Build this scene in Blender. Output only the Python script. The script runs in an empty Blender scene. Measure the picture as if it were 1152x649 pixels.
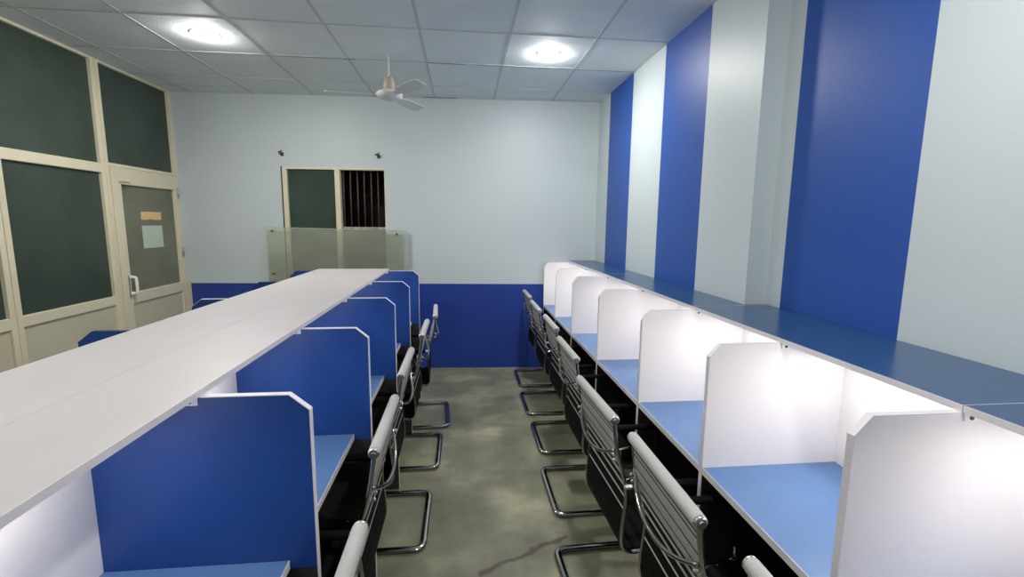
import bpy, bmesh, math, random
from mathutils import Vector, Matrix

random.seed(7)
SC = bpy.context.scene
COL = SC.collection

# ------------------------------------------------------------------ camera
cam_d = bpy.data.cameras.new('camera')
cam = bpy.data.objects.new('camera', cam_d)
COL.objects.link(cam)
cam_d.sensor_fit = 'HORIZONTAL'
cam_d.sensor_width = 36.0
cam_d.lens = 522.115 / 1152 * 36.0
cam_d.clip_start = 0.02
R = Vector((0.9944116, -0.10506864, 0.01030287))
U = Vector((0.00469131, 0.14147158, 0.9899312))
F = Vector((0.10546829, 0.98435074, -0.14117389))
m = Matrix((R, U, -F)).transposed().to_4x4()
m.translation = Vector((0, 0, 1.6812))
cam.matrix_world = m
SC.camera = cam

# ------------------------------------------------------------------ world, exposure
world = bpy.data.worlds.new('world')
SC.world = world
world.use_nodes = True
world.node_tree.nodes['Background'].inputs[0].default_value = (0.55, 0.6, 0.65, 1)
world.node_tree.nodes['Background'].inputs[1].default_value = 0.02
vs = SC.view_settings
vs.view_transform = 'Standard'
vs.look = 'None'
vs.gamma = 1.0
vs.exposure = 0.0
vs.use_curve_mapping = False
LAMP_STRENGTH = 490.0        # ceiling downlights
TUBE_STRENGTH = 54.0          # LED battens under the shelves
LAMP_COLOR = (1.0, 0.98, 0.95, 1)

# ------------------------------------------------------------------ room numbers (metres)
CEIL = 2.99
XL = -3.023                  # glazed aluminium partition
XR_FAR, XR_NEAR, PIER_Y = 1.501, 1.622, 2.307
YB, SKEW = 5.256, -0.0524    # back wall: y = YB + SKEW * x
Y_REAR = -2.2
BACK_ANG = math.atan(SKEW)


def back_y(x):
    return YB + SKEW * x


# ------------------------------------------------------------------ materials
def new_mat(name):
    mt = bpy.data.materials.new(name)
    mt.use_nodes = True
    nt = mt.node_tree
    return mt, nt, nt.nodes['Principled BSDF'], nt.nodes['Material Output']


def mat(name, col, rough=0.5, metal=0.0, noise=0.0, nscale=8.0, bump=0.0, bscale=60.0, spec=0.5, coat=0.0):
    mt, nt, b, out = new_mat(name)
    b.inputs['Base Color'].default_value = (*col, 1)
    b.inputs['Roughness'].default_value = rough
    b.inputs['Metallic'].default_value = metal
    b.inputs['Specular IOR Level'].default_value = spec
    b.inputs['Coat Weight'].default_value = coat
    tc = nt.nodes.new('ShaderNodeTexCoord')
    if noise > 0:
        n = nt.nodes.new('ShaderNodeTexNoise')
        n.inputs['Scale'].default_value = nscale
        n.inputs['Detail'].default_value = 5
        nt.links.new(tc.outputs['Object'], n.inputs['Vector'])
        r = nt.nodes.new('ShaderNodeMapRange')
        r.inputs[1].default_value = 0.3
        r.inputs[2].default_value = 0.7
        r.inputs[3].default_value = 1 - noise
        r.inputs[4].default_value = 1 + noise
        nt.links.new(n.outputs['Fac'], r.inputs[0])
        mx = nt.nodes.new('ShaderNodeVectorMath')
        mx.operation = 'SCALE'
        mx.inputs[0].default_value = col
        nt.links.new(r.outputs[0], mx.inputs['Scale'])
        nt.links.new(mx.outputs[0], b.inputs['Base Color'])
    if bump > 0:
        n2 = nt.nodes.new('ShaderNodeTexNoise')
        n2.inputs['Scale'].default_value = bscale
        n2.inputs['Detail'].default_value = 4
        nt.links.new(tc.outputs['Object'], n2.inputs['Vector'])
        bp = nt.nodes.new('ShaderNodeBump')
        bp.inputs['Strength'].default_value = bump
        bp.inputs['Distance'].default_value = 0.01
        nt.links.new(n2.outputs['Fac'], bp.inputs['Height'])
        nt.links.new(bp.outputs[0], b.inputs['Normal'])
    return mt


def band_mat(name, axis, bands, c_off, c_on, rough=0.5):
    """paint scheme: c_on where the object coordinate lies in one of the bands, else c_off"""
    mt, nt, b, out = new_mat(name)
    b.inputs['Roughness'].default_value = rough
    tc = nt.nodes.new('ShaderNodeTexCoord')
    sp = nt.nodes.new('ShaderNodeSeparateXYZ')
    nt.links.new(tc.outputs['Object'], sp.inputs[0])
    src = sp.outputs[axis]
    acc = None
    for lo, hi in bands:
        g = nt.nodes.new('ShaderNodeMath'); g.operation = 'GREATER_THAN'; g.inputs[1].default_value = lo
        l = nt.nodes.new('ShaderNodeMath'); l.operation = 'LESS_THAN'; l.inputs[1].default_value = hi
        mu = nt.nodes.new('ShaderNodeMath'); mu.operation = 'MULTIPLY'
        nt.links.new(src, g.inputs[0]); nt.links.new(src, l.inputs[0])
        nt.links.new(g.outputs[0], mu.inputs[0]); nt.links.new(l.outputs[0], mu.inputs[1])
        if acc is None:
            acc = mu
        else:
            ad = nt.nodes.new('ShaderNodeMath'); ad.operation = 'ADD'
            nt.links.new(acc.outputs[0], ad.inputs[0]); nt.links.new(mu.outputs[0], ad.inputs[1])
            acc = ad
    mx = nt.nodes.new('ShaderNodeMix'); mx.data_type = 'RGBA'
    mx.inputs['A'].default_value = (*c_off, 1)
    mx.inputs['B'].default_value = (*c_on, 1)
    nt.links.new(acc.outputs[0], mx.inputs['Factor'])
    nt.links.new(mx.outputs['Result'], b.inputs['Base Color'])
    n2 = nt.nodes.new('ShaderNodeTexNoise')
    n2.inputs['Scale'].default_value = 120
    nt.links.new(tc.outputs['Object'], n2.inputs['Vector'])
    bp = nt.nodes.new('ShaderNodeBump')
    bp.inputs['Strength'].default_value = 0.06
    bp.inputs['Distance'].default_value = 0.01
    nt.links.new(n2.outputs['Fac'], bp.inputs['Height'])
    nt.links.new(bp.outputs[0], b.inputs['Normal'])
    return mt


def glass_mat(name, tint, rough=0.03, ior=1.45, film=None, film_amt=0.0):
    """thin tinted pane: see-through tint plus Fresnel gloss, optionally with a hazy film on it"""
    mt, nt, b, out = new_mat(name)
    nt.nodes.remove(b)
    L = nt.links
    tr = nt.nodes.new('ShaderNodeBsdfTransparent'); tr.inputs[0].default_value = (*tint, 1)
    base = tr.outputs[0]
    if film is not None:
        df = nt.nodes.new('ShaderNodeBsdfDiffuse'); df.inputs[0].default_value = (*film, 1)
        tc = nt.nodes.new('ShaderNodeTexCoord')
        n = nt.nodes.new('ShaderNodeTexNoise'); n.inputs['Scale'].default_value = 2.5; n.inputs['Detail'].default_value = 7
        L.new(tc.outputs['Object'], n.inputs['Vector'])
        mr = nt.nodes.new('ShaderNodeMapRange')
        mr.inputs[1].default_value = 0.3; mr.inputs[2].default_value = 0.7
        mr.inputs[3].default_value = film_amt * 0.8; mr.inputs[4].default_value = min(1.0, film_amt * 1.2)
        L.new(n.outputs['Fac'], mr.inputs[0])
        m0 = nt.nodes.new('ShaderNodeMixShader')
        L.new(mr.outputs[0], m0.inputs[0]); L.new(base, m0.inputs[1]); L.new(df.outputs[0], m0.inputs[2])
        base = m0.outputs[0]
    gl = nt.nodes.new('ShaderNodeBsdfGlossy'); gl.inputs['Roughness'].default_value = rough
    fr = nt.nodes.new('ShaderNodeFresnel'); fr.inputs['IOR'].default_value = ior
    mix = nt.nodes.new('ShaderNodeMixShader')
    L.new(fr.outputs[0], mix.inputs[0]); L.new(base, mix.inputs[1]); L.new(gl.outputs[0], mix.inputs[2])
    L.new(mix.outputs[0], out.inputs['Surface'])
    return mt


def emit_mat(name, col, strength):
    mt, nt, b, out = new_mat(name)
    b.inputs['Base Color'].default_value = (0.9, 0.9, 0.9, 1)
    b.inputs['Emission Color'].default_value = col
    b.inputs['Emission Strength'].default_value = strength
    return mt


PALE = (0.575, 0.64, 0.65)
BLUE = (0.012, 0.054, 0.24)
M = {}
M['wall_right'] = band_mat('striped wall paint', 1, [(4.155, 4.80), (2.854, 3.497), (1.539, 2.195), (0.1, 0.75), (-1.3, -0.6)],
                           PALE, (0.014, 0.075, 0.35), 0.45)
M['wall_back'] = band_mat('wainscot wall paint', 2, [(-1, 0.984)], PALE, (0.016, 0.050, 0.30), 0.45)
M['paint'] = mat('pale wall paint', PALE, 0.5, bump=0.05, bscale=120)
M['grid'] = mat('ceiling grid grey', (0.57, 0.61, 0.61), 0.9)
M['gap'] = mat('open ceiling joint', (0.06, 0.07, 0.07), 0.8)
M['cream'] = mat('cream powder coat', (0.72, 0.66, 0.48), 0.42, noise=0.04, nscale=5)
M['creampanel'] = mat('cream laminate panel', (0.58, 0.54, 0.40), 0.5, noise=0.04, nscale=3)
M['glass_dark'] = glass_mat('dark green tinted glass', (0.40, 0.48, 0.42), 0.32, 1.35, (0.075, 0.105, 0.083), 0.66)
M['glass_door'] = glass_mat('green tinted door glass', (0.50, 0.55, 0.46), 0.18, 1.45, (0.25, 0.265, 0.185), 0.72)
M['glass_win'] = glass_mat('green window glass', (0.5, 0.62, 0.53), 0.15, 1.45, (0.085, 0.125, 0.10), 0.55)
M['glass_sheet'] = glass_mat('pale clear sheet', (0.97, 0.98, 0.95), 0.05, 1.35, (0.74, 0.79, 0.63), 0.24)
M['glass_edge'] = mat('sheet edge', (0.50, 0.60, 0.48), 0.2)
M['corridor'] = mat('dim corridor paint', (0.40, 0.47, 0.42), 0.7, noise=0.15, nscale=2)
M['darkbox'] = mat('dark shaft', (0.035, 0.022, 0.018), 0.8, noise=0.5, nscale=6)
M['iron'] = mat('rusty iron bar', (0.10, 0.075, 0.065), 0.6, metal=0.3, noise=0.4, nscale=30)
M['sill'] = mat('rough plaster sill', (0.42, 0.38, 0.33), 0.9, noise=0.5, nscale=40, bump=0.5, bscale=50)
M['white_lam'] = mat('white laminate', (0.86, 0.815, 0.79), 0.38, noise=0.012, nscale=40)
M['white_top'] = mat('white shelf laminate', (0.565, 0.535, 0.535), 0.42, noise=0.03, nscale=4)
M['edge'] = mat('white edge band', (0.72, 0.69, 0.70), 0.4)
M['blue_lam'] = mat('royal blue laminate', BLUE, 0.36, noise=0.05, nscale=12)
M['blue_top'] = mat('blue shelf laminate', (0.018, 0.066, 0.17), 0.24, noise=0.04, nscale=12)
M['desk_lam'] = mat('mid blue desk laminate', (0.085, 0.178, 0.37), 0.33, noise=0.04, nscale=14)
M['dark_panel'] = mat('dark brown lower panel', (0.040, 0.033, 0.032), 0.5, noise=0.15, nscale=6)  # panels below desk height, coloured darker than the panels above
M['navy_edge'] = mat('navy edge band', (0.03, 0.045, 0.13), 0.4)
M['bracket'] = mat('white plastic bracket', (0.9, 0.9, 0.89), 0.35)
M['black'] = mat('black rubber', (0.012, 0.011, 0.011), 0.5)
M['chrome'] = mat('chrome', (0.46, 0.45, 0.43), 0.13, metal=1.0)
M['steel'] = mat('brushed steel', (0.55, 0.55, 0.53), 0.3, metal=1.0)
M['mesh_grey'] = mat('grey ribbed fabric', (0.36, 0.36, 0.335), 0.55, noise=0.1, nscale=180, bump=0.3, bscale=300)
M['mesh_roll'] = mat('pale grey roll fabric', (0.42, 0.42, 0.395), 0.5, noise=0.06, nscale=220, bump=0.25, bscale=300)
M['crossband'] = mat('pale grey piping', (0.55, 0.55, 0.52), 0.45)  # narrow pale bands across the black lower part of the backrest
M['leather'] = mat('black leatherette', (0.0055, 0.0048, 0.0048), 0.6, spec=0.06, bump=0.1, bscale=150)
M['fan_white'] = mat('fan white enamel', (0.74, 0.75, 0.72), 0.35)
M['fan_beige'] = mat('fan beige cup', (0.52, 0.44, 0.32), 0.5)
M['fan_blade'] = mat('fan blade grey white', (0.72, 0.75, 0.75), 0.4)
M['paper'] = mat('pale green paper', (0.52, 0.60, 0.50), 0.8, noise=0.04, nscale=20)
M['tape'] = mat('tan paper strip', (0.78, 0.52, 0.24), 0.7, noise=0.08, nscale=30)
M['lamp_on'] = emit_mat('lit downlight diffuser', LAMP_COLOR, LAMP_STRENGTH)
M['tube_on'] = emit_mat('lit batten diffuser', (1.0, 0.97, 0.96, 1), TUBE_STRENGTH)


M['tube_low'] = emit_mat('dimmer lit batten diffuser', (1.0, 0.97, 0.96, 1), TUBE_STRENGTH * 0.8)


def ceiling_mat():
    mt, nt, b, out = new_mat('mineral fibre tile')
    b.inputs['Roughness'].default_value = 0.75
    tc = nt.nodes.new('ShaderNodeTexCoord')
    n = nt.nodes.new('ShaderNodeTexNoise'); n.inputs['Scale'].default_value = 3.0; n.inputs['Detail'].default_value = 8
    nt.links.new(tc.outputs['Object'], n.inputs['Vector'])
    cr = nt.nodes.new('ShaderNodeValToRGB')
    cr.color_ramp.elements[0].position = 0.3; cr.color_ramp.elements[0].color = (0.75, 0.82, 0.84, 1)
    cr.color_ramp.elements[1].position = 0.7; cr.color_ramp.elements[1].color = (0.81, 0.87, 0.89, 1)
    nt.links.new(n.outputs['Fac'], cr.inputs[0])
    nt.links.new(cr.outputs[0], b.inputs['Base Color'])
    n2 = nt.nodes.new('ShaderNodeTexNoise'); n2.inputs['Scale'].default_value = 90; n2.inputs['Detail'].default_value = 6
    nt.links.new(tc.outputs['Object'], n2.inputs['Vector'])
    bp = nt.nodes.new('ShaderNodeBump'); bp.inputs['Strength'].default_value = 0.25; bp.inputs['Distance'].default_value = 0.01
    nt.links.new(n2.outputs['Fac'], bp.inputs['Height'])
    nt.links.new(bp.outputs[0], b.inputs['Normal'])
    return mt


def floor_mat():
    mt, nt, b, out = new_mat('polished mottled concrete')
    L = nt.links
    tc = nt.nodes.new('ShaderNodeTexCoord')
    n = nt.nodes.new('ShaderNodeTexNoise'); n.inputs['Scale'].default_value = 2.2; n.inputs['Detail'].default_value = 8
    n.inputs['Roughness'].default_value = 0.6
    L.new(tc.outputs['Object'], n.inputs['Vector'])
    cr = nt.nodes.new('ShaderNodeValToRGB')
    e = cr.color_ramp.elements
    e[0].position = 0.30; e[0].color = (0.140, 0.140, 0.095, 1)
    e[1].position = 0.72; e[1].color = (0.46, 0.43, 0.285, 1)
    k = e.new(0.52); k.color = (0.25, 0.25, 0.170, 1)
    L.new(n.outputs['Fac'], cr.inputs[0])
    # small pale flecks
    v = nt.nodes.new('ShaderNodeTexVoronoi'); v.inputs['Scale'].default_value = 5.0
    L.new(tc.outputs['Object'], v.inputs['Vector'])
    fl = nt.nodes.new('ShaderNodeMath'); fl.operation = 'LESS_THAN'; fl.inputs[1].default_value = 0.022
    L.new(v.outputs['Distance'], fl.inputs[0])
    mx0 = nt.nodes.new('ShaderNodeMix'); mx0.data_type = 'RGBA'
    mx0.inputs['B'].default_value = (0.26, 0.25, 0.20, 1)
    L.new(fl.outputs[0], mx0.inputs['Factor']); L.new(cr.outputs[0], mx0.inputs['A'])
    # a dark reddish scuff running across the aisle, broken up by noise
    mp = nt.nodes.new('ShaderNodeMapping'); mp.vector_type = 'TEXTURE'
    mp.inputs['Location'].default_value = (0.31, 2.14, 0)
    mp.inputs['Rotation'].default_value = (0, 0, math.atan2(0.208, 0.43))
    L.new(tc.outputs['Object'], mp.inputs['Vector'])
    wob = nt.nodes.new('ShaderNodeTexNoise'); wob.inputs['Scale'].default_value = 9.0; wob.inputs['Detail'].default_value = 5
    L.new(tc.outputs['Object'], wob.inputs['Vector'])
    sp = nt.nodes.new('ShaderNodeSeparateXYZ'); L.new(mp.outputs[0], sp.inputs[0])

    def mth(op, a, c=None, val=None):
        q = nt.nodes.new('ShaderNodeMath'); q.operation = op
        L.new(a, q.inputs[0])
        if c is not None:
            L.new(c, q.inputs[1])
        if val is not None:
            q.inputs[1].default_value = val
        return q.outputs[0]
    wo = mth('MULTIPLY', mth('SUBTRACT', wob.outputs['Fac'], val=0.5), val=0.09)
    d = mth('ABSOLUTE', mth('ADD', sp.outputs[1], wo))
    mr = nt.nodes.new('ShaderNodeMapRange')
    mr.inputs[1].default_value = 0.004; mr.inputs[2].default_value = 0.022
    mr.inputs[3].default_value = 1.0; mr.inputs[4].default_value = 0.0
    L.new(d, mr.inputs[0])
    along = mth('LESS_THAN', mth('ABSOLUTE', sp.outputs[0]), val=0.27)
    msk = mth('MULTIPLY', mth('MULTIPLY', mr.outputs[0], along), val=0.75)
    mx1 = nt.nodes.new('ShaderNodeMix'); mx1.data_type = 'RGBA'
    mx1.inputs['B'].default_value = (0.055, 0.030, 0.027, 1)
    L.new(msk, mx1.inputs['Factor']); L.new(mx0.outputs['Result'], mx1.inputs['A'])
    L.new(mx1.outputs['Result'], b.inputs['Base Color'])
    rr = nt.nodes.new('ShaderNodeMapRange')
    rr.inputs[3].default_value = 0.22; rr.inputs[4].default_value = 0.48
    L.new(n.outputs['Fac'], rr.inputs[0]); L.new(rr.outputs[0], b.inputs['Roughness'])
    return mt


M['ceiling'] = ceiling_mat()
M['floor'] = floor_mat()


# ------------------------------------------------------------------ mesh helpers
def box(bm, x0, x1, y0, y1, z0, z1, bev=0.0, mi=0):
    vs_ = [bm.verts.new((x, y, z)) for x in (x0, x1) for y in (y0, y1) for z in (z0, z1)]
    fs = [(0, 1, 3, 2), (4, 6, 7, 5), (0, 4, 5, 1), (2, 3, 7, 6), (0, 2, 6, 4), (1, 5, 7, 3)]
    faces = [bm.faces.new([vs_[i] for i in f]) for f in fs]
    for f in faces:
        f.material_index = mi
    if bev > 0:
        es = list({e for f in faces for e in f.edges})
        r = bmesh.ops.bevel(bm, geom=es, offset=bev, segments=2, profile=0.5, affect='EDGES')
        for f in r['faces']:
            f.material_index = mi
    return faces


def quad(bm, pts, mi=0):
    f = bm.faces.new([bm.verts.new(p) for p in pts])
    f.material_index = mi
    return f


def prism(bm, poly, axis, a, b, mi=0):
    """extrude a 2D polygon along axis ('x','y','z') from a to b"""
    def P(u, v, w):
        return {'x': (w, u, v), 'y': (u, w, v), 'z': (u, v, w)}[axis]
    A = [bm.verts.new(P(u, v, a)) for u, v in poly]
    B = [bm.verts.new(P(u, v, b)) for u, v in poly]
    n = len(poly)
    fs = [bm.faces.new(A), bm.faces.new(B[::-1])]
    for i in range(n):
        fs.append(bm.faces.new((A[i], B[i], B[(i + 1) % n], A[(i + 1) % n])))
    for f in fs:
        f.material_index = mi
    return fs


def cyl(bm, p0, p1, r, seg=16, r1=None, mi=0):
    tube(bm, [p0, p1], r, seg, mi=mi, radii=[r, r if r1 is None else r1])


def tube(bm, pts, r, seg=10, closed=False, mi=0, radii=None, flat=None):
    """round (or, with flat=(a,b), elliptical) tube along a polyline"""
    pts = [Vector(p) for p in pts]
    n = len(pts)
    rings = []
    prev = None
    for i, p in enumerate(pts):
        if closed:
            t = (pts[(i + 1) % n] - pts[i - 1])
        else:
            t = pts[min(i + 1, n - 1)] - pts[max(i - 1, 0)]
        t.normalize()
        ref = Vector((0, 0, 1)) if abs(t.z) < 0.9 else Vector((0, 1, 0))
        if prev is None:
            a = t.cross(ref).normalized()
        else:
            a = (prev - t * prev.dot(t)).normalized()
        prev = a
        b = t.cross(a).normalized()
        rad = radii[i] if radii else r
        ra, rb = (rad, rad) if flat is None else flat
        rings.append([bm.verts.new(p + a * (ra * math.cos(2 * math.pi * k / seg)) + b * (rb * math.sin(2 * math.pi * k / seg))) for k in range(seg)])
    m_ = n if closed else n - 1
    for i in range(m_):
        A, B = rings[i], rings[(i + 1) % n]
        for k in range(seg):
            f = bm.faces.new((A[k], A[(k + 1) % seg], B[(k + 1) % seg], B[k]))
            f.smooth = True
            f.material_index = mi
    if not closed:
        f = bm.faces.new(rings[0][::-1]); f.material_index = mi
        f = bm.faces.new(rings[-1]); f.material_index = mi


def lathe(bm, prof, seg=32, c=(0, 0, 0), mi=0):
    rings = []
    for r, z in prof:
        if r < 1e-6:
            rings.append([bm.verts.new((c[0], c[1], c[2] + z))])
        else:
            rings.append([bm.verts.new((c[0] + r * math.cos(2 * math.pi * k / seg), c[1] + r * math.sin(2 * math.pi * k / seg), c[2] + z)) for k in range(seg)])
    for A, B in zip(rings, rings[1:]):
        for k in range(seg):
            k2 = (k + 1) % seg
            if len(A) == 1:
                f = bm.faces.new((A[0], B[k], B[k2]))
            elif len(B) == 1:
                f = bm.faces.new((A[k], B[0], A[k2]))
            else:
                f = bm.faces.new((A[k], B[k], B[k2], A[k2]))
            f.smooth = True
            f.material_index = mi


def smooth_path(pts, it=3):
    """Chaikin corner cutting, end points kept"""
    pts = [Vector(p) for p in pts]
    for _ in range(it):
        q = [pts[0]]
        for a, b in zip(pts, pts[1:]):
            q += [a * 0.75 + b * 0.25, a * 0.25 + b * 0.75]
        q.append(pts[-1])
        pts = q
    return pts


def obj(name, bm, mats, parent=None):
    bmesh.ops.recalc_face_normals(bm, faces=bm.faces[:])
    me = bpy.data.meshes.new(name)
    bm.to_mesh(me)
    bm.free()
    for mm in (mats if isinstance(mats, (list, tuple)) else [mats]):
        me.materials.append(mm)
    o = bpy.data.objects.new(name, me)
    COL.objects.link(o)
    if parent is not None:
        o.parent = parent
    return o


def thing(name, label, cat, loc=(0, 0, 0), rz=0.0, group=None):
    o = bpy.data.objects.new(name, None)
    o.empty_display_size = 0.1
    COL.objects.link(o)
    o.location = loc
    o.rotation_euler = (0, 0, rz)
    tag(o, label, cat, group)
    return o


def tag(o, label, cat, group=None):
    o['label'] = label
    o['category'] = cat
    if group:
        o['group'] = group
    return o


def struct(o):
    o['kind'] = 'structure'
    return o


def copy_tree(o, parent=None):
    c = o.copy()
    COL.objects.link(c)
    c.parent = parent
    for ch in list(o.children):
        copy_tree(ch, c)
    return c


# ------------------------------------------------------------------ room shell
bm = bmesh.new()
box(bm, -4.6, 1.8, Y_REAR - 0.1, 5.6, -0.1, 0)
struct(obj('floor', bm, M['floor']))

bm = bmesh.new()
box(bm, -4.6, 1.8, Y_REAR - 0.1, 5.6, CEIL, CEIL + 0.1)
struct(obj('ceiling', bm, M['ceiling']))

# ceiling T-bars
bm = bmesh.new()
gx = [-0.29 + 0.63 * k for k in range(-4, 3)]
gy = [4.13 + 0.675 * k for k in range(-9, 2)]
for x in gx:
    box(bm, x - 0.010, x + 0.010, Y_REAR, back_y(x), CEIL - 0.0015, CEIL + 0.002)
for y in gy:
    box(bm, XL, XR_FAR if y > PIER_Y else XR_NEAR, y - 0.008, y + 0.008, CEIL - 0.0018, CEIL + 0.002)
box(bm, XL, XR_FAR, 5.13, 5.142, CEIL - 0.0018, CEIL + 0.002)
struct(obj('trim_1', bm, M['grid']))
# open dark joints beside the T-bar in front of the back wall
bm = bmesh.new()
for x0, x1, y0, w in [(-1.45, -0.98, 4.141, 0.007), (-0.97, -0.86, 4.141, 0.012), (-0.28, 0.02, 4.141, 0.009), (0.1, 0.75, 4.141, 0.006), (0.8, 1.4, 4.141, 0.005),
                      (-0.42, -0.05, 5.232, 0.014)]:
    box(bm, x0, x1, y0, y0 + w, CEIL - 0.0019, CEIL + 0.002)
struct(obj('trim_2', bm, M['gap']))

# right wall: far part, pier side, recessed near part
bm = bmesh.new()
prism(bm, [(XR_FAR, 5.5), (XR_FAR, PIER_Y), (XR_NEAR, PIER_Y), (XR_NEAR, Y_REAR - 0.1), (1.8, Y_REAR - 0.1), (1.8, 5.5)], 'z', 0, CEIL + 0.05)
struct(obj('wall_right', bm, M['wall_right']))

# rear wall behind the camera
bm = bmesh.new()
box(bm, XL - 0.1, XR_NEAR + 0.1, Y_REAR - 0.12, Y_REAR, 0, CEIL)
struct(obj('wall_rear', bm, M['paint']))

# back wall with a window opening (local x runs along the wall, -y is into the room)
W_X0, W_X1, W_Z0, W_Z1 = -1.93, -0.835, 1.0, 2.245
bm = bmesh.new()
for x0, x1, z0, z1 in [(-3.2, W_X0, 0, CEIL + 0.05), (W_X1, 1.7, 0, CEIL + 0.05), (W_X0, W_X1, 0, W_Z0), (W_X0, W_X1, W_Z1, CEIL + 0.05)]:
    box(bm, x0, x1, 0, 0.2, z0, z1)
wb = struct(obj('wall_back', bm, M['wall_back']))
wb.location = (0, YB, 0)
wb.rotation_euler = (0, 0, BACK_ANG)
# strip of pale paint at the partition corner, where the blue band stops
bm = bmesh.new()
box(bm, -3.05, -2.978, -0.006, 0.0, 0, 1.0)
o = struct(obj('trim_3', bm, M['creampanel']))
o.location = (0, YB, 0)
o.rotation_euler = (0, 0, BACK_ANG)

# window 1
win = struct(bpy.data.objects.new('window_1', None))
COL.objects.link(win)
win.location = (0, YB, 0)
win.rotation_euler = (0, 0, BACK_ANG)
bm = bmesh.new()
xm = -1.345
box(bm, W_X0, W_X0 + 0.05, -0.012, 0.06, W_Z0, W_Z1, 0.004)
box(bm, W_X1 - 0.012, W_X1, -0.008, 0.06, W_Z0, W_Z1, 0.003)
box(bm, W_X0, W_X1, -0.0125, 0.06, W_Z1 - 0.022, W_Z1, 0.004)
box(bm, W_X0, W_X1, -0.012, 0.06, W_Z0, W_Z0 + 0.05, 0.004)
box(bm, xm - 0.032, xm + 0.025, -0.016, 0.055, W_Z0 + 0.02, W_Z1 - 0.01, 0.004)
obj('window_frame', bm, M['cream'], win)
bm = bmesh.new()      # grey joint line along the left jamb
box(bm, W_X0 - 0.012, W_X0, -0.010, 0.05, W_Z0, W_Z1 + 0.005)
obj('jamb_gap', bm, M['darkbox'], win)
bm = bmesh.new()
box(bm, W_X0 + 0.045, xm - 0.028, 0.015, 0.021, W_Z0 + 0.04, W_Z1 - 0.02)
obj('sash_glass', bm, M['glass_win'], win)
bm = bmesh.new()
box(bm, xm + 0.02, W_X1 - 0.01, 0.03, 0.036, W_Z0 + 0.04, 1.60)
obj('lower_pane', bm, M['glass_win'], win)
bm = bmesh.new()
box(bm, xm + 0.02, W_X1 - 0.008, -0.01, 0.05, 1.585, 1.612, 0.004)
obj('window_sill', bm, M['sill'], win)
for i in range(7):
    bm = bmesh.new()
    bx = -1.300 + i * 0.0745
    tube(bm, [(bx, 0.05, 1.60), (bx + random.uniform(-.004, .004), 0.05, 1.92), (bx, 0.05, 2.24)], 0.007, 8)
    obj('grille_bar', bm, M['iron'], win)
bm = bmesh.new()
for x0, x1, y0, y1, z0, z1 in [(-2.1, -0.6, 0.75, 0.8, 0.8, 2.5), (-2.1, -2.05, 0.2, 0.8, 0.8, 2.5), (-0.65, -0.6, 0.2, 0.8, 0.8, 2.5),
                               (-2.1, -0.6, 0.2, 0.8, 0.75, 0.8), (-2.1, -0.6, 0.2, 0.8, 2.5, 2.55)]:
    box(bm, x0, x1, y0, y1, z0, z1)
obj('shaft', bm, M['darkbox'], win)
bm = bmesh.new()      # board behind the glazed half
box(bm, W_X0 + 0.02, xm - 0.02, 0.066, 0.076, W_Z0, W_Z1)
obj('blind_board', bm, M['corridor'], win)
bm = bmesh.new()
box(bm, xm + 0.02, W_X1, 0.066, 0.076, W_Z0, 1.585)
obj('blind_board', bm, M['corridor'], win)

# ------------------------------------------------------------------ glazed partition on the left
# mullion positions (y ranges) and the aluminium frame
struct_frame = bmesh.new()
MUL = [(4.357, 4.445), (3.395, 3.487), (2.43, 2.52), (1.465, 1.555), (0.5, 0.59), (-0.465, -0.375), (-1.43, -1.34)]
for y0, y1 in MUL:
    box(struct_frame, XL - 0.06, XL, y0, y1, 0, CEIL, 0.004)
    box(struct_frame, XL, XL + 0.006, y0 + 0.04, y0 + 0.048, 0, CEIL)
box(struct_frame, XL - 0.06, XL + 0.001, 5.37, back_y(XL) + 0.03, 0, CEIL, 0.004)
box(struct_frame, XL - 0.055, XL + 0.0005, Y_REAR, 5.40, CEIL - 0.02, CEIL)
box(struct_frame, XL - 0.055, XL - 0.002, Y_REAR, 4.40, 2.062, 2.140, 0.004)
box(struct_frame, XL - 0.055, XL - 0.002, 4.44, 5.40, 2.128, 2.156, 0.003)
box(struct_frame, XL - 0.055, XL - 0.002, Y_REAR, 4.40, 0.925, 1.003, 0.004)
box(struct_frame, XL - 0.055, XL - 0.002, Y_REAR, 4.40, 0.0, 0.08, 0.004)
struct(obj('trim_4', struct_frame, M['cream']))
edges_y = sorted([Y_REAR] + [v for p in MUL for v in p])
k = 2
for y0, y1 in [(4.44, 5.38)] + [(edges_y[i], edges_y[i + 1]) for i in range(0, len(edges_y) - 1, 2)]:
    wn = struct(bpy.data.objects.new('window_%d' % k, None))
    COL.objects.link(wn)
    k += 1
    bm = bmesh.new()
    box(bm, XL - 0.033, XL - 0.027, y0 - 0.01, y1 + 0.01, 2.13, CEIL)
    obj('upper_pane', bm, M['glass_dark'], wn)
    if y0 < 4.4:
        bm = bmesh.new()
        box(bm, XL - 0.033, XL - 0.027, y0 - 0.01, y1 + 0.01, 0.99, 2.07)
        obj('lower_pane', bm, M['glass_dark'], wn)
        bm = bmesh.new()
        box(bm, XL - 0.045, XL - 0.015, y0 - 0.01, y1 + 0.01, 0.06, 0.935)
        obj('kick_panel', bm, M['creampanel'], wn)
# corridor beyond the glass
bm = bmesh.new()
box(bm, -4.6, -4.5, Y_REAR - 0.1, 5.6, 0, CEIL)
struct(obj('wall_corridor', bm, M['corridor']))
bm = bmesh.new()
box(bm, -4.6, XL - 0.06, 5.5, 5.6, 0, CEIL)
struct(obj('wall_corridor_end', bm, M['corridor']))
bm = bmesh.new()
box(bm, -4.6, XL - 0.06, Y_REAR - 0.1, Y_REAR, 0, CEIL)
struct(obj('wall_corridor_rear', bm, M['corridor']))

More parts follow.
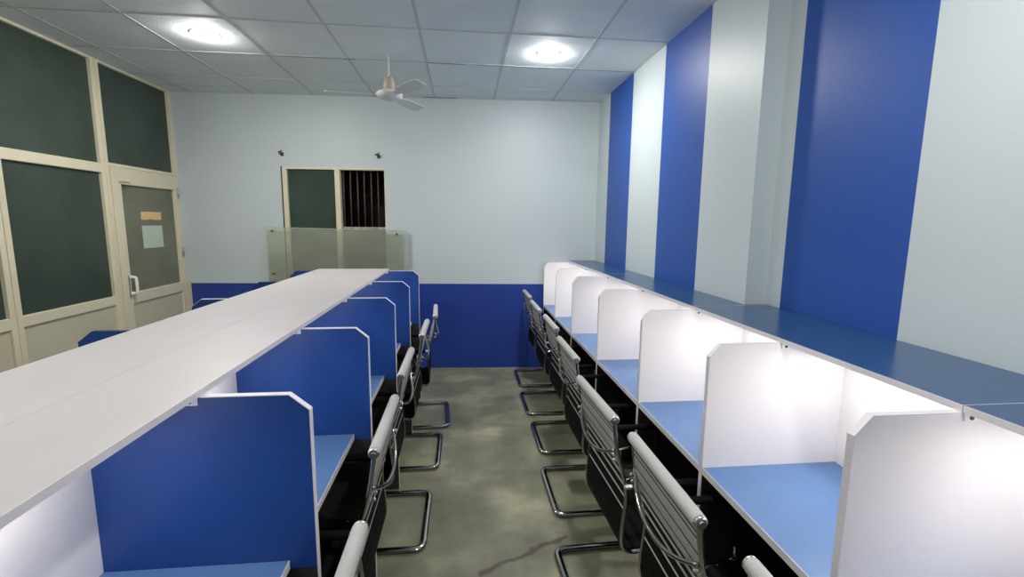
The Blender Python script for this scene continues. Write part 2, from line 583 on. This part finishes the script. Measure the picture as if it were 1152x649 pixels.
# door 1
door = struct(bpy.data.objects.new('door_1', None))
COL.objects.link(door)
door.location = (XL, 0, 0)
DY0, DY1 = 4.447, 5.372
bm = bmesh.new()
box(bm, -0.045, 0.012, DY0, DY0 + 0.105, 0.012, 2.125, 0.005)
box(bm, -0.045, 0.012, DY1 - 0.05, DY1, 0.012, 2.125, 0.005)
box(bm, -0.044, 0.011, DY0 + 0.09, DY1 - 0.04, 1.98, 2.125, 0.005)
box(bm, -0.044, 0.011, DY0 + 0.09, DY1 - 0.04, 0.905, 1.005, 0.005)
box(bm, -0.044, 0.011, DY0 + 0.09, DY1 - 0.04, 0.012, 0.10, 0.005)
obj('door_frame', bm, M['cream'], door)
bm = bmesh.new()
box(bm, -0.02, -0.014, DY0 + 0.095, DY1 - 0.045, 1.0, 1.985)
obj('door_glass', bm, M['glass_door'], door)
bm = bmesh.new()
box(bm, -0.03, -0.004, DY0 + 0.095, DY1 - 0.045, 0.09, 0.91)
obj('door_panel', bm, M['creampanel'], door)
bm = bmesh.new()
hy = 4.545
box(bm, 0.012, 0.022, hy - 0.02, hy + 0.02, 1.135, 1.165, 0.003)
box(bm, 0.012, 0.022, hy - 0.02, hy + 0.02, 0.985, 1.015, 0.003)
tube(bm, smooth_path([(0.018, hy, 1.15), (0.055, hy, 1.15), (0.06, hy, 1.13), (0.06, hy, 1.02), (0.055, hy, 1.0), (0.018, hy, 1.0)], 2), 0.012, 8)
obj('door_handle', bm, M['bracket'], door)
bm = bmesh.new()
box(bm, 0.012, 0.020, hy - 0.035, hy - 0.022, 0.96, 1.17, 0.002)
obj('lock_plate', bm, M['steel'], door)
for hz in (1.95, 1.33, 0.5):
    bm = bmesh.new()
    tube(bm, [(0.016, DY1 + 0.004, hz - 0.05), (0.016, DY1 + 0.004, hz + 0.05)], 0.009, 8)
    obj('hinge', bm, M['steel'], door)
bm = bmesh.new()
tube(bm, smooth_path([(0.012, DY0 + 0.08, 2.0), (0.04, DY0 + 0.10, 2.0), (0.045, DY0 + 0.16, 1.995)], 2), 0.006, 8)
obj('door_stay', bm, M['steel'], door)

# ------------------------------------------------------------------ ceiling lamps
lamp = thing('ceiling_downlight', 'round white ceiling downlight, lit, left of the ceiling fan', 'ceiling light', (-1.82, 3.75, CEIL), 0, 'round ceiling downlights')
bm = bmesh.new()
lathe(bm, [(0.0775, -0.001), (0.0775, -0.0040), (0.094, -0.0040), (0.098, -0.001), (0.098, 0.0)], 40)
obj('trim_ring', bm, M['fan_white'], lamp)
bm = bmesh.new()
lathe(bm, [(0.0, -0.026), (0.025, -0.025), (0.05, -0.0215), (0.07, -0.014), (0.077, -0.004)], 40)
obj('diffuser', bm, M['lamp_on'], lamp)
for (x, y), lb in [((0.678, 3.82), 'round white ceiling downlight, lit, right of the ceiling fan'),
                   ((-1.82, 0.9), 'round white ceiling downlight above the left row, behind the photographer'),
                   ((0.678, 0.9), 'round white ceiling downlight above the right row, nearest the photographer')]:
    c = copy_tree(lamp)
    c.location = (x, y, CEIL)
    c['label'] = lb

# ------------------------------------------------------------------ desk rows
T = 0.02
PANEL_T = 0.018


def batten(parent, x, y0, y1, z, lit='tube_on'):
    bm = bmesh.new()
    box(bm, x - 0.018, x + 0.018, y0, y1, z - 0.012, z, 0.003)
    b = obj('light_batten', bm, M['bracket'], parent)
    bm = bmesh.new()
    box(bm, x - 0.014, x + 0.014, y0 + 0.01, y1 - 0.01, z - 0.020, z - 0.0121)
    obj('diffuser', bm, M[lit], b)


def divider(name, label, group, y, front, back, top, chamx, chamz, shelf_x, panel_mat, sgn, band='edge'):
    """full height panel; front = x of its aisle edge, back = x at the back panel, sgn=+1 if the front lies at smaller x"""
    t = thing(name, label, 'divider', (front, y, 0), 0, group)
    cx = chamx - front
    bx_ = back - front
    e = 0.0025 * sgn
    poly = [(e, 0.7255), (e, chamz), (cx, top - 0.0025), (bx_, top - 0.0025), (bx_, 0.7255)]
    bm = bmesh.new()
    prism(bm, poly, 'y', 0, T)
    obj('upper_panel', bm, panel_mat, t)
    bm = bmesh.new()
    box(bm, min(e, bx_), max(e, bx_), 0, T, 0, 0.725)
    obj('lower_panel', bm, M['dark_panel'], t)
    # edge band wraps front edge, clipped corner and exposed top
    bm = bmesh.new()
    sx = shelf_x - front
    out = [(0, 0), (0, chamz + 0.001), (cx, top), (sx, top), (sx, top - 0.0025), (cx, top - 0.0025), (e, chamz), (e, 0)]
    prism(bm, out, 'y', -0.0004, T + 0.0004)
    obj('edge_band', bm, M[band], t)
    # small corner bracket under the shelf edge
    bm = bmesh.new()
    bx0 = sx + sgn * 0.005
    box(bm, min(bx0, bx0 + sgn * 0.034), max(bx0, bx0 + sgn * 0.034), -0.005, -0.0005, top - 0.022, top - 0.001, 0.0015)
    br = obj('bracket', bm, M['bracket'], t)
    bm = bmesh.new()
    cyl(bm, (bx0 + sgn * 0.018, -0.0045, top - 0.012), (bx0 + sgn * 0.018, -0.0070, top - 0.012), 0.0055, 12)
    obj('screw', bm, M['black'], br)
    return t


ORD = ['nearest', 'second', 'third', 'fourth', 'fifth', 'sixth', 'farthest']
# ---- right row
RY = [0.942, 1.59, 2.25, 3.01, 3.77, 4.475, 5.148]
S_TOP = 1.258
R_UNDER = S_TOP - 0.018
R_BACK = 1.47
lab_r = ['white desk divider with clipped corner, nearest the camera in the right row',
         'white desk divider with clipped corner, second from the camera in the right row',
         'white desk divider with clipped corner, third from the camera in the right row',
         'white desk divider with clipped corner, fourth from the camera in the right row',
         'white desk divider with clipped corner, fifth from the camera in the right row',
         'white desk divider with clipped corner, last but one before the back wall, right row',
         'white desk divider at the far end of the right row, against the back wall']
for y, lb in zip(RY, lab_r):
    divider('desk_divider', lb, 'white dividers of the right row', y, 0.915, R_BACK, R_UNDER, 0.958, 1.19, 1.191, M['white_lam'], 1)
divider('desk_divider', 'white desk divider beside the photographer, out of frame at the right', 'white dividers of the right row',
        0.27, 0.915, R_BACK, R_UNDER, 0.958, 1.19, 1.191, M['white_lam'], 1)
# desk tops between the dividers
RB = [0.27] + RY
lab_d = ['blue desk surface in front of the nearest white divider, right row',
         'blue desk surface between the nearest and second white dividers, right row',
         'blue desk surface between the second and third white dividers, right row',
         'blue desk surface between the third and fourth white dividers, right row',
         'blue desk surface between the fourth and fifth white dividers, right row',
         'blue desk surface between the fifth and sixth white dividers, right row',
         'small far blue desk surface before the last white divider, right row']


def desk(name, label, group, x_front, x_back, y0, y1, sgn):
    t = thing(name, label, 'desk', ((x_front + x_back) / 2, (y0 + y1) / 2, 0.725), 0, group)
    a, b = x_front - (x_front + x_back) / 2, x_back - (x_front + x_back) / 2
    h = (y1 - y0) / 2
    bm = bmesh.new()
    x0, x1 = sorted((a + sgn * 0.002, b))
    box(bm, x0, x1, -h, h, 0, 0.025)
    obj('top_board', bm, M['desk_lam'], t)
    bm = bmesh.new()
    x0, x1 = sorted((a, a + sgn * 0.0021))
    box(bm, x0, x1, -h, h, -0.0003, 0.0253)
    obj('edge_band', bm, M['edge'], t)
    return t


for i in range(7):
    desk('study_desk', lab_d[i], 'blue desks of the right row', 0.916, R_BACK, RB[i] + T + 0.001, RB[i + 1] - 0.001, 1)
# back panel
t = thing('back_panel', 'white back panel running along the wall behind the right row of desks', 'panel', (R_BACK, 0.27, 0))
bm = bmesh.new()
box(bm, 0.0005, PANEL_T, 0, RY[-1] + T - 0.27, 0.70, R_UNDER - 0.001)
obj('upper_panel', bm, M['white_lam'], t)
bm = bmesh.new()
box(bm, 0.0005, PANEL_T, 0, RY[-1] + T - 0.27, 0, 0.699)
obj('lower_panel', bm, M['dark_panel'], t)
for y in (1.03, 1.96, 3.32, 4.0):
    bm = bmesh.new()
    box(bm, -0.0012, 0.0006, y - 0.27 - 0.002, y - 0.27 + 0.002, 0.78, R_UNDER - 0.002)
    obj('joint_strip', bm, M['grid'], t)
# shelf boards: front edge x=1.191, back at the wall (cut around the pier)
ends = [0.27, 0.941, 2.272, 3.80, RY[-1] + T]
lab_s = ['short blue shelf board on the right row, nearest the camera, at the right frame edge',
         'dark blue shelf board on the right row under the near wide blue wall stripe',
         'blue shelf board on the right row under the middle blue wall stripe',
         'far blue shelf board on the right row, reaching the back wall']
for i in range(4):
    y0, y1 = ends[i] + 0.001, ends[i + 1] - 0.001
    t = thing('shelf_board', lab_s[i], 'shelf', (1.191, y0, R_UNDER), 0, 'blue shelf boards of the right row')
    bm = bmesh.new()
    xb_n, xb_f = XR_NEAR - 1.191 - 0.001, XR_FAR - 1.191 - 0.001
    if y1 <= PIER_Y:
        poly = [(0.002, 0), (xb_n, 0), (xb_n, y1 - y0), (0.002, y1 - y0)]
    elif y0 < PIER_Y:
        py = PIER_Y - y0 - 0.001
        poly = [(0.002, 0), (xb_n, 0), (xb_n, py), (xb_f, py), (xb_f, y1 - y0), (0.002, y1 - y0)]
    else:
        poly = [(0.002, 0), (xb_f, 0), (xb_f, y1 - y0), (0.002, y1 - y0)]
    prism(bm, poly, 'z', 0.0005, S_TOP - R_UNDER)
    obj('board', bm, M['blue_top'], t)
    bm = bmesh.new()
    box(bm, 0, 0.0021, 0, y1 - y0, 0.0002, S_TOP - R_UNDER + 0.0003)
    # thin pale end strip seen at the board joint
    box(bm, 0.0021, (xb_n if y0 < PIER_Y else xb_f), -0.0005, 0.0015, 0.0005, S_TOP - R_UNDER + 0.0004)
    obj('edge_band', bm, M['edge'], t)
    for a, b in zip(RB, RB[1:]):
        mid = (a + b) / 2 + 0.01
        if y0 <= mid < y1:
            batten(t, 1.31 - 1.191, mid - 0.2 - y0, mid + 0.2 - y0, 0.0)

# ---- left (double sided) row
LY = [1.221, 1.996, 2.791, 3.558, 4.332]
LB = [0.45] + LY
L_TOP = 1.246
L_UNDER = L_TOP - 0.018
CX0, CX1 = -0.970, -0.952        # middle panel
lab_l = ['royal blue divider with white edge, nearest the camera, aisle side of the left row',
         'royal blue divider with white edge, second from the camera, aisle side of left row',
         'royal blue divider with white edge, third from the camera, aisle side of left row',
         'royal blue divider with white edge, fourth from the camera, aisle side of left row',
         'royal blue end divider farthest from the camera, aisle side of left row']
for y, lb in zip(LY, lab_l):
    divider('desk_divider', lb, 'blue aisle dividers of the left row', y, -0.404, CX1, L_UNDER, -0.456, 1.183, -0.675, M['blue_lam'], -1)
divider('desk_divider', 'royal blue divider beside the photographer, out of frame at the left', 'blue aisle dividers of the left row',
        0.45, -0.404, CX1, L_UNDER, -0.456, 1.183, -0.675, M['blue_lam'], -1)
lab_f = ['dark blue divider corner beyond the white shelf, nearest the camera, below dark glazing',
         'dark blue divider corner showing beyond the white shelf, in front of the door corner',
         'dark blue divider corner beyond the white shelf, left of the glass sheet',
         'dark blue divider corner farthest along beyond the white shelf, in front of the glass sheet']
for y, lb in zip(LY[1:], lab_f):
    divider('desk_divider', lb, 'blue dividers on the partition side of the left row', y, -1.545, CX0, L_UNDER, -1.490, 1.183, -1.297, M['blue_lam'], 1, 'edge' if y == LY[2] else 'navy_edge')
divider('desk_divider', 'dark blue divider on the partition side, hidden below the near white shelf', 'blue dividers on the partition side of the left row',
        LY[0], -1.545, CX0, L_UNDER, -1.490, 1.183, -1.297, M['blue_lam'], 1)
lab_ld = ['blue desk surface before the nearest blue divider, aisle side of the left row',
          'blue desk surface between the nearest and second blue dividers, aisle side of left row',
          'blue desk surface between the second and third blue dividers, aisle side of left row',
          'blue desk surface between the third and fourth blue dividers, aisle side of left row',
          'blue desk surface between the fourth and last blue dividers, aisle side of left row']
for i in range(5):
    desk('study_desk', lab_ld[i], 'blue desks on the aisle side of the left row', -0.479, CX1, LB[i] + T + 0.001, LB[i + 1] - 0.001, -1)
t = thing('back_panel', 'white middle panel under the long white shelf of the left row', 'panel', (CX0, 0.45, 0))
bm = bmesh.new()
box(bm, 0.0005, 0.0175, 0, LY[-1] + T - 0.45, 0.70, L_UNDER - 0.001)
obj('upper_panel', bm, M['white_lam'], t)
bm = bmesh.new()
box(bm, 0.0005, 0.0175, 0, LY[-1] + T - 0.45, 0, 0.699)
obj('lower_panel', bm, M['dark_panel'], t)
for x0, x1, lb, sg in [(-0.9605, -0.675, 'long white shelf board of the left row, half nearer the aisle', -1),
                       (-1.297, -0.9615, 'long white shelf board of the left row, half nearer the glazed partition', 1)]:
    t = thing('shelf_board', lb, 'shelf', (x0, 0.35, L_UNDER), 0, 'white shelf boards of the left row')
    yl = LY[-1] + T + 0.002 - 0.35
    bm = bmesh.new()
    w = x1 - x0
    if sg < 0:
        box(bm, 0, w - 0.002, 0, yl, 0.0003, 0.018)
    else:
        box(bm, 0.002, w, 0, yl, 0.0003, 0.018)
    obj('board', bm, M['white_top'], t)
    bm = bmesh.new()
    if sg < 0:
        box(bm, w - 0.0021, w, 0, yl, 0.0002, 0.0182)
    else:
        box(bm, 0, 0.0021, 0, yl, 0.0002, 0.0182)
    obj('edge_band', bm, M['edge'], t)
    if sg < 0:
        for a, b in zip(LB, LB[1:]):
            mid = (a + b) / 2 + 0.01 - 0.35
            batten(t, -0.80 - x0, mid - 0.2, mid + 0.2, 0.0, 'tube_low')

# ------------------------------------------------------------------ chairs
# side profile of the sling, chair looks along +x, origin on the floor below the head roll
PROF = [(0.0, 0.928), (0.006, 0.88), (0.016, 0.81), (0.037, 0.73), (0.058, 0.66), (0.066, 0.60), (0.060, 0.53), (0.053, 0.465),
        (0.052, 0.410), (0.062, 0.375), (0.090, 0.360), (0.15, 0.362), (0.28, 0.390), (0.40, 0.418), (0.455, 0.415), (0.478, 0.394)]


def resample(pts, n):
    pts = [Vector(p) for p in pts]
    d = [0]
    for a, b in zip(pts, pts[1:]):
        d.append(d[-1] + (b - a).length)
    out = []
    for i in range(n):
        s = d[-1] * i / (n - 1)
        k = 0
        while k < len(d) - 2 and d[k + 1] < s:
            k += 1
        f = (s - d[k]) / max(1e-9, d[k + 1] - d[k])
        out.append(pts[k].lerp(pts[k + 1], min(1, f)))
    return out, d[-1]


def sling(bm, path, bands, half, thick, rib):
    """ribbed upholstery: bands = list of (s0, s1, material index); each band bulges by rib"""
    total = path[1]
    pts = path[0]

    def at(s):
        f = max(0, min(1, s / total)) * (len(pts) - 1)
        i = min(int(f), len(pts) - 2)
        p = pts[i].lerp(pts[i + 1], f - i)
        t = (pts[i + 1] - pts[i]).normalized()
        nrm = Vector((t.z, 0, -t.x))      # rear / under side
        if nrm.x > 0.7:
            nrm = -nrm
        return p, nrm
    rows = []
    for s0, s1, mi in bands:
        steps = 4 if s1 - s0 > 0.012 else 1
        for j in range(steps + (0)):
            u = j / steps
            s = s0 + (s1 - s0) * u
            h = rib * math.sin(math.pi * u) if steps > 1 else -rib * 0.4
            rows.append((s, h, mi))
    rows.append((bands[-1][1], 0, bands[-1][2]))
    A, B = [], []
    for s, h, mi in rows:
        p, nr = at(s)
        A.append([bm.verts.new((p.x + nr.x * (thick / 2 + h), y, p.z + nr.z * (thick / 2 + h))) for y in (-half, half)])
        B.append([bm.verts.new((p.x - nr.x * (thick / 2 + h), y, p.z - nr.z * (thick / 2 + h))) for y in (-half, half)])
    for i in range(len(rows) - 1):
        mi = rows[i][2]
        for X, flip in ((A, False), (B, True)):
            f = bm.faces.new((X[i][0], X[i][1], X[i + 1][1], X[i + 1][0]))
            f.material_index = mi
            f.smooth = False
        for e in (0, 1):
            f = bm.faces.new((A[i][e], A[i + 1][e], B[i + 1][e], B[i][e]))
            f.material_index = 1
    bm.faces.new((A[0][0], A[0][1], B[0][1], B[0][0])).material_index = 1
    bm.faces.new((A[-1][0], A[-1][1], B[-1][1], B[-1][0])).material_index = 1


def make_chair():
    root = thing('cantilever_chair', '', 'chair', (0, 0, 0), 0, 'chrome cantilever chairs')
    sm = smooth_path([(x, 0, z) for x, z in PROF], 2)
    path = resample(sm, 80)
    half = 0.225
    # backrest: s from below the roll to the lumbar bend (~0.50), then the seat
    G, K, P = 0, 1, 2
    b = [(0.016, 0.034, G), (0.034, 0.039, K), (0.039, 0.052, G), (0.052, 0.057, K), (0.057, 0.100, G), (0.100, 0.105, K), (0.105, 0.152, G), (0.152, 0.157, K),
         (0.157, 0.196, G), (0.196, 0.214, K), (0.214, 0.236, P), (0.236, 0.272, K), (0.272, 0.288, P), (0.288, 0.330, K),
         (0.330, 0.339, P), (0.339, 0.384, K), (0.384, 0.391, P), (0.391, 0.435, K), (0.435, 0.480, K), (0.480, 0.530, K), (0.530, 0.575, K)]
    bm = bmesh.new()
    sling(bm, path, b, half, 0.008, 0.0012)
    obj('backrest', bm, [M['mesh_grey'], M['leather'], M['crossband']], root)
    bm = bmesh.new()
    s0 = 0.575
    sb = []
    while s0 < path[1] - 0.02:
        s1 = min(s0 + 0.048, path[1])
        sb.append((s0, s1 - 0.004, K)); sb.append((s1 - 0.004, s1, K))
        s0 = s1
    sling(bm, path, sb, half, 0.014, 0.005)
    obj('seat', bm, [M['mesh_grey'], M['leather']], root)
    # head roll
    bm = bmesh.new()
    hw = 0.238
    tube(bm, [(0, -hw, 0.93), (0, -hw + 0.006, 0.93), (0, hw - 0.006, 0.93), (0, hw, 0.93)], 0.02, 20, radii=[0.018, 0.0200, 0.0200, 0.018])
    roll = obj('head_roll', bm, M['mesh_roll'], root)
    for s in (-1, 1):
        bm = bmesh.new()
        tube(bm, [(0, s * (hw - 0.002), 0.93), (0, s * (hw + 0.004), 0.93), (0, s * (hw + 0.008), 0.93)], 0.02, 20, radii=[0.0188, 0.0188, 0.014])
        tube(bm, [(0, s * (hw + 0.007), 0.93), (0, s * (hw + 0.012), 0.93)], 0.008, 14)
        obj('end_cap', bm, M['steel'], roll)
    # chrome side rails
    rail = [(p.x, p.z) for p in path[0]]
    for s in (-1, 1):
        bm = bmesh.new()
        tube(bm, [(x, s * 0.233, z) for x, z in rail], 0.01, 8, flat=(0.008, 0.012))
        sr = obj('side_rail', bm, M['chrome'], root)
        for bx_, bz in ((0.012, 0.79), (0.018, 0.765)):
            bm = bmesh.new()
            tube(bm, [(bx_ - 0.006, s * 0.233, bz), (bx_ - 0.016, s * 0.233, bz), (bx_ - 0.019, s * 0.233, bz)], 0.006, 10, radii=[0.0065, 0.0065, 0.003])
            obj('bolt', bm, M['steel'], sr)
    # bowed rod across the back
    bm = bmesh.new()
    pts = []
    for i in range(25):
        u = -1 + 2 * i / 24
        w = 1 - abs(u) ** 2.2
        pts.append((0.014 - 0.036 * w ** 0.9, u * 0.228, 0.802 - 0.068 * w))
    tube(bm, pts, 0.007, 10)
    obj('back_bow', bm, M['chrome'], root)
    # cantilever frame: floor loop, front uprights, arms back to the rails
    yo = 0.255
    zf = 0.0195

    def side(s):
        return [(0.432, s * yo, 0.50), (0.455, s * yo, 0.12), (0.46, s * yo, zf), (0.36, s * yo, zf)]
    left = side(-1) + [(0.02, -yo, zf), (-0.092, -yo, zf), (-0.092, -yo + 0.11, zf)]
    right = side(1) + [(0.02, yo, zf), (-0.092, yo, zf), (-0.092, yo - 0.11, zf)]
    bm = bmesh.new()
    # flat oval bar, standing on its narrow side
    tube(bm, smooth_path(left + right[::-1], 3), 0.012, 12, flat=(0.0095, 0.0185))
    obj('base_frame', bm, M['chrome'], root)
    for s in (-1, 1):
        bm = bmesh.new()
        tube(bm, smooth_path([(0.085, s * (yo - 0.005), 0.655), (0.12, s * yo, 0.66), (0.36, s * yo, 0.662), (0.425, s * yo, 0.65), (0.430, s * yo, 0.58), (0.432, s * yo, 0.47)], 3), 0.018, 10, flat=(0.019, 0.013))
        arm = obj('armrest', bm, M['leather'], root)
        bm = bmesh.new()
        tube(bm, [(0.050, s * 0.243, 0.652), (0.10, s * (yo - 0.004), 0.655)], 0.012, 10, flat=(0.012, 0.009))
        obj('arm_joint', bm, M['steel'], arm)
        bm = bmesh.new()
        tube(bm, [(0.434, s * (yo - 0.008), 0.43), (0.40, s * 0.236, 0.412)], 0.008, 8)
        obj('seat_mount', bm, M['chrome'], root)
    bm = bmesh.new()
    tube(bm, [(0.26, -0.228, 0.368), (0.26, 0.228, 0.368)], 0.010, 10)
    obj('stretcher', bm, M['chrome'], root)
    return root


proto = make_chair()
R_CH = [(0.637, 0.640, 0, 'chrome chair nearest the camera in the right row, only its head roll showing'),
        (0.598, 1.266, 0, 'chrome chair with grey ribbed back, second along the right row, before second white divider'),
        (0.571, 1.885, 2, 'chrome chair with ribbed back, third along the right row, before the third white divider'),
        (0.626, 2.674, 0, 'chrome chair with ribbed back, fourth along the right row, before the fourth white divider'),
        (0.662, 3.403, 0, 'chrome chair with ribbed back, fifth along the right row, before the fifth white divider'),
        (0.656, 4.10, 0, 'chrome chair with ribbed back, last but one toward the back wall, right row'),
        (0.676, 4.80, 0, 'chrome chair with ribbed back, farthest in the right row, beside the back wall')]
L_CH = [(-0.254, 0.845, 0, 'chrome chair nearest the camera in the left row, only its head roll showing'),
        (-0.291, 1.700, 0, 'chrome chair beside the second blue divider, nearest with its head roll in full, left row'),
        (-0.302, 2.462, 0, 'chrome chair beside the third blue divider, middle one of the left row'),
        (-0.270, 3.262, 0, 'chrome chair fourth from the camera along the left row'),
        (-0.230, 3.910, 3, 'chrome chair farthest along the left row, its roll against the blue wall band')]
first = True
for lst, base in ((R_CH, 0.0), (L_CH, math.pi)):
    for x, y, dr, lb in lst:
        c = proto if first else copy_tree(proto)
        first = False
        c.location = (x, y, 0)
        c.rotation_euler = (0, 0, base + math.radians(dr))
        c['label'] = lb
        c['group'] = 'chrome chairs along the right row' if base == 0 else 'chrome chairs along the left row'

# ------------------------------------------------------------------ ceiling fan
fan = thing('ceiling_fan', 'white three-blade ceiling fan with beige cup hanging from the ceiling tiles', 'ceiling fan', (-0.584, 4.03, CEIL))
bm = bmesh.new()
cyl(bm, (0, 0, 0.0), (0, 0, -0.27), 0.0065, 12)
obj('down_rod', bm, M['fan_white'], fan)
bm = bmesh.new()
lathe(bm, [(0.0, -0.155), (0.02, -0.157), (0.034, -0.172), (0.042, -0.195), (0.048, -0.262), (0.044, -0.267), (0.0, -0.267)], 28)
obj('canopy_cup', bm, M['fan_beige'], fan)
bm = bmesh.new()
lathe(bm, [(0.0, -0.262), (0.05, -0.264), (0.085, -0.272), (0.104, -0.288), (0.106, -0.300), (0.092, -0.320), (0.055, -0.333), (0.0, -0.337)], 36)
obj('motor_housing', bm, M['fan_white'], fan)
for a in (66, 187, -54):
    bm = bmesh.new()
    pr = [(0.09, 0.022), (0.16, 0.030), (0.20, 0.050), (0.36, 0.058), (0.47, 0.056), (0.495, 0.038), (0.50, 0.0)]
    poly = [(u, v) for u, v in pr] + [(u, -v) for u, v in pr[:-1][::-1]]
    prism(bm, poly, 'z', -0.002, 0.002)
    bmesh.ops.rotate(bm, verts=bm.verts[:], cent=(0, 0, 0), matrix=Matrix.Rotation(math.radians(-14), 3, 'X'))
    bmesh.ops.translate(bm, verts=bm.verts[:], vec=(0, 0, -0.300))
    bl = obj('blade', bm, M['fan_blade'], fan)
    bl.rotation_euler = (0, 0, math.radians(a))

# ------------------------------------------------------------------ things on the back wall
def on_back(o, x, z, d=0.0):
    ca, sa = math.cos(BACK_ANG), math.sin(BACK_ANG)
    o.location = (x * ca + d * sa, YB + x * sa - d * ca, z)
    o.rotation_euler = (0, 0, BACK_ANG)


sheet = thing('glass_sheet', 'clear greenish sheet bolted to the back wall across the lower window', 'glass panel')
on_back(sheet, -1.36, 1.30, 0.055)
sheet.rotation_euler = (0, math.radians(1.0), BACK_ANG)
SW, SH = 0.755, 0.29
bm = bmesh.new()
box(bm, -SW, SW, -0.004, 0.004, -SH, SH)
obj('pane', bm, M['glass_sheet'], sheet)
bm = bmesh.new()
for x0, x1, z0, z1 in [(-SW - 0.002, -SW + 0.003, -SH, SH), (SW - 0.003, SW + 0.002, -SH, SH), (-SW, SW, SH - 0.003, SH + 0.002)]:
    box(bm, x0, x1, -0.0045, 0.0045, z0, z1)
obj('polished_edge', bm, M['glass_edge'], sheet)
for x, z in ((-0.695, 0.25), (-0.695, -0.215), (0.64, 0.25), (0.64, -0.215)):
    bm = bmesh.new()
    cyl(bm, (x, 0.050, z), (x, -0.006, z), 0.007, 12)
    lathe_c = [(x, -0.006, z), (x, -0.012, z)]
    tube(bm, lathe_c, 0.011, 14)
    obj('standoff_bolt', bm, M['iron'], sheet)

for x, z, lb, sg in [(-1.925, 2.385, 'small dark bent hook on the back wall above the left window corner', 1),
                     (-0.905, 2.378, 'small dark bent hook on the back wall above the right window corner', 1)]:
    hk = thing('wall_hook', lb, 'hook', group='hooks above the window')
    on_back(hk, x, z, 0.0)
    bm = bmesh.new()
    tube(bm, smooth_path([(-0.025, 0, 0.012), (-0.02, -0.03, 0.014), (-0.005, -0.05, 0.006), (0.012, -0.05, 0.012), (0.018, -0.045, 0.028)], 2), 0.008, 8)
    obj('hook_arm', bm, M['iron'], hk)
    bm = bmesh.new()
    box(bm, -0.012, 0.022, -0.008, 0.0, -0.028, 0.012, 0.002)
    obj('mount_plate', bm, M['iron'], hk)

# papers on the door glass
bm = bmesh.new()
box(bm, -0.0006, 0.0006, -0.15, 0.15, -0.108, 0.108)
pp = obj('paper_notice', bm, M['paper'])
pp.location = (XL - 0.0131, 4.955, 1.505)
tag(pp, 'pale square paper sheet stuck on the door glass under the tan strip', 'paper')
bm = bmesh.new()
poly = [(-0.15, -0.040), (-0.10, -0.043), (-0.02, -0.036), (0.06, -0.043), (0.15, -0.040), (0.152, 0.036), (0.08, 0.034), (-0.03, 0.038), (-0.15, 0.034)]
prism(bm, poly, 'x', -0.0006, 0.0006)
tp = obj('paper_strip', bm, M['tape'])
tp.location = (XL - 0.0131, 4.955, 1.71)
tag(tp, 'torn tan paper strip stuck on the door glass above the pale sheet', 'paper')
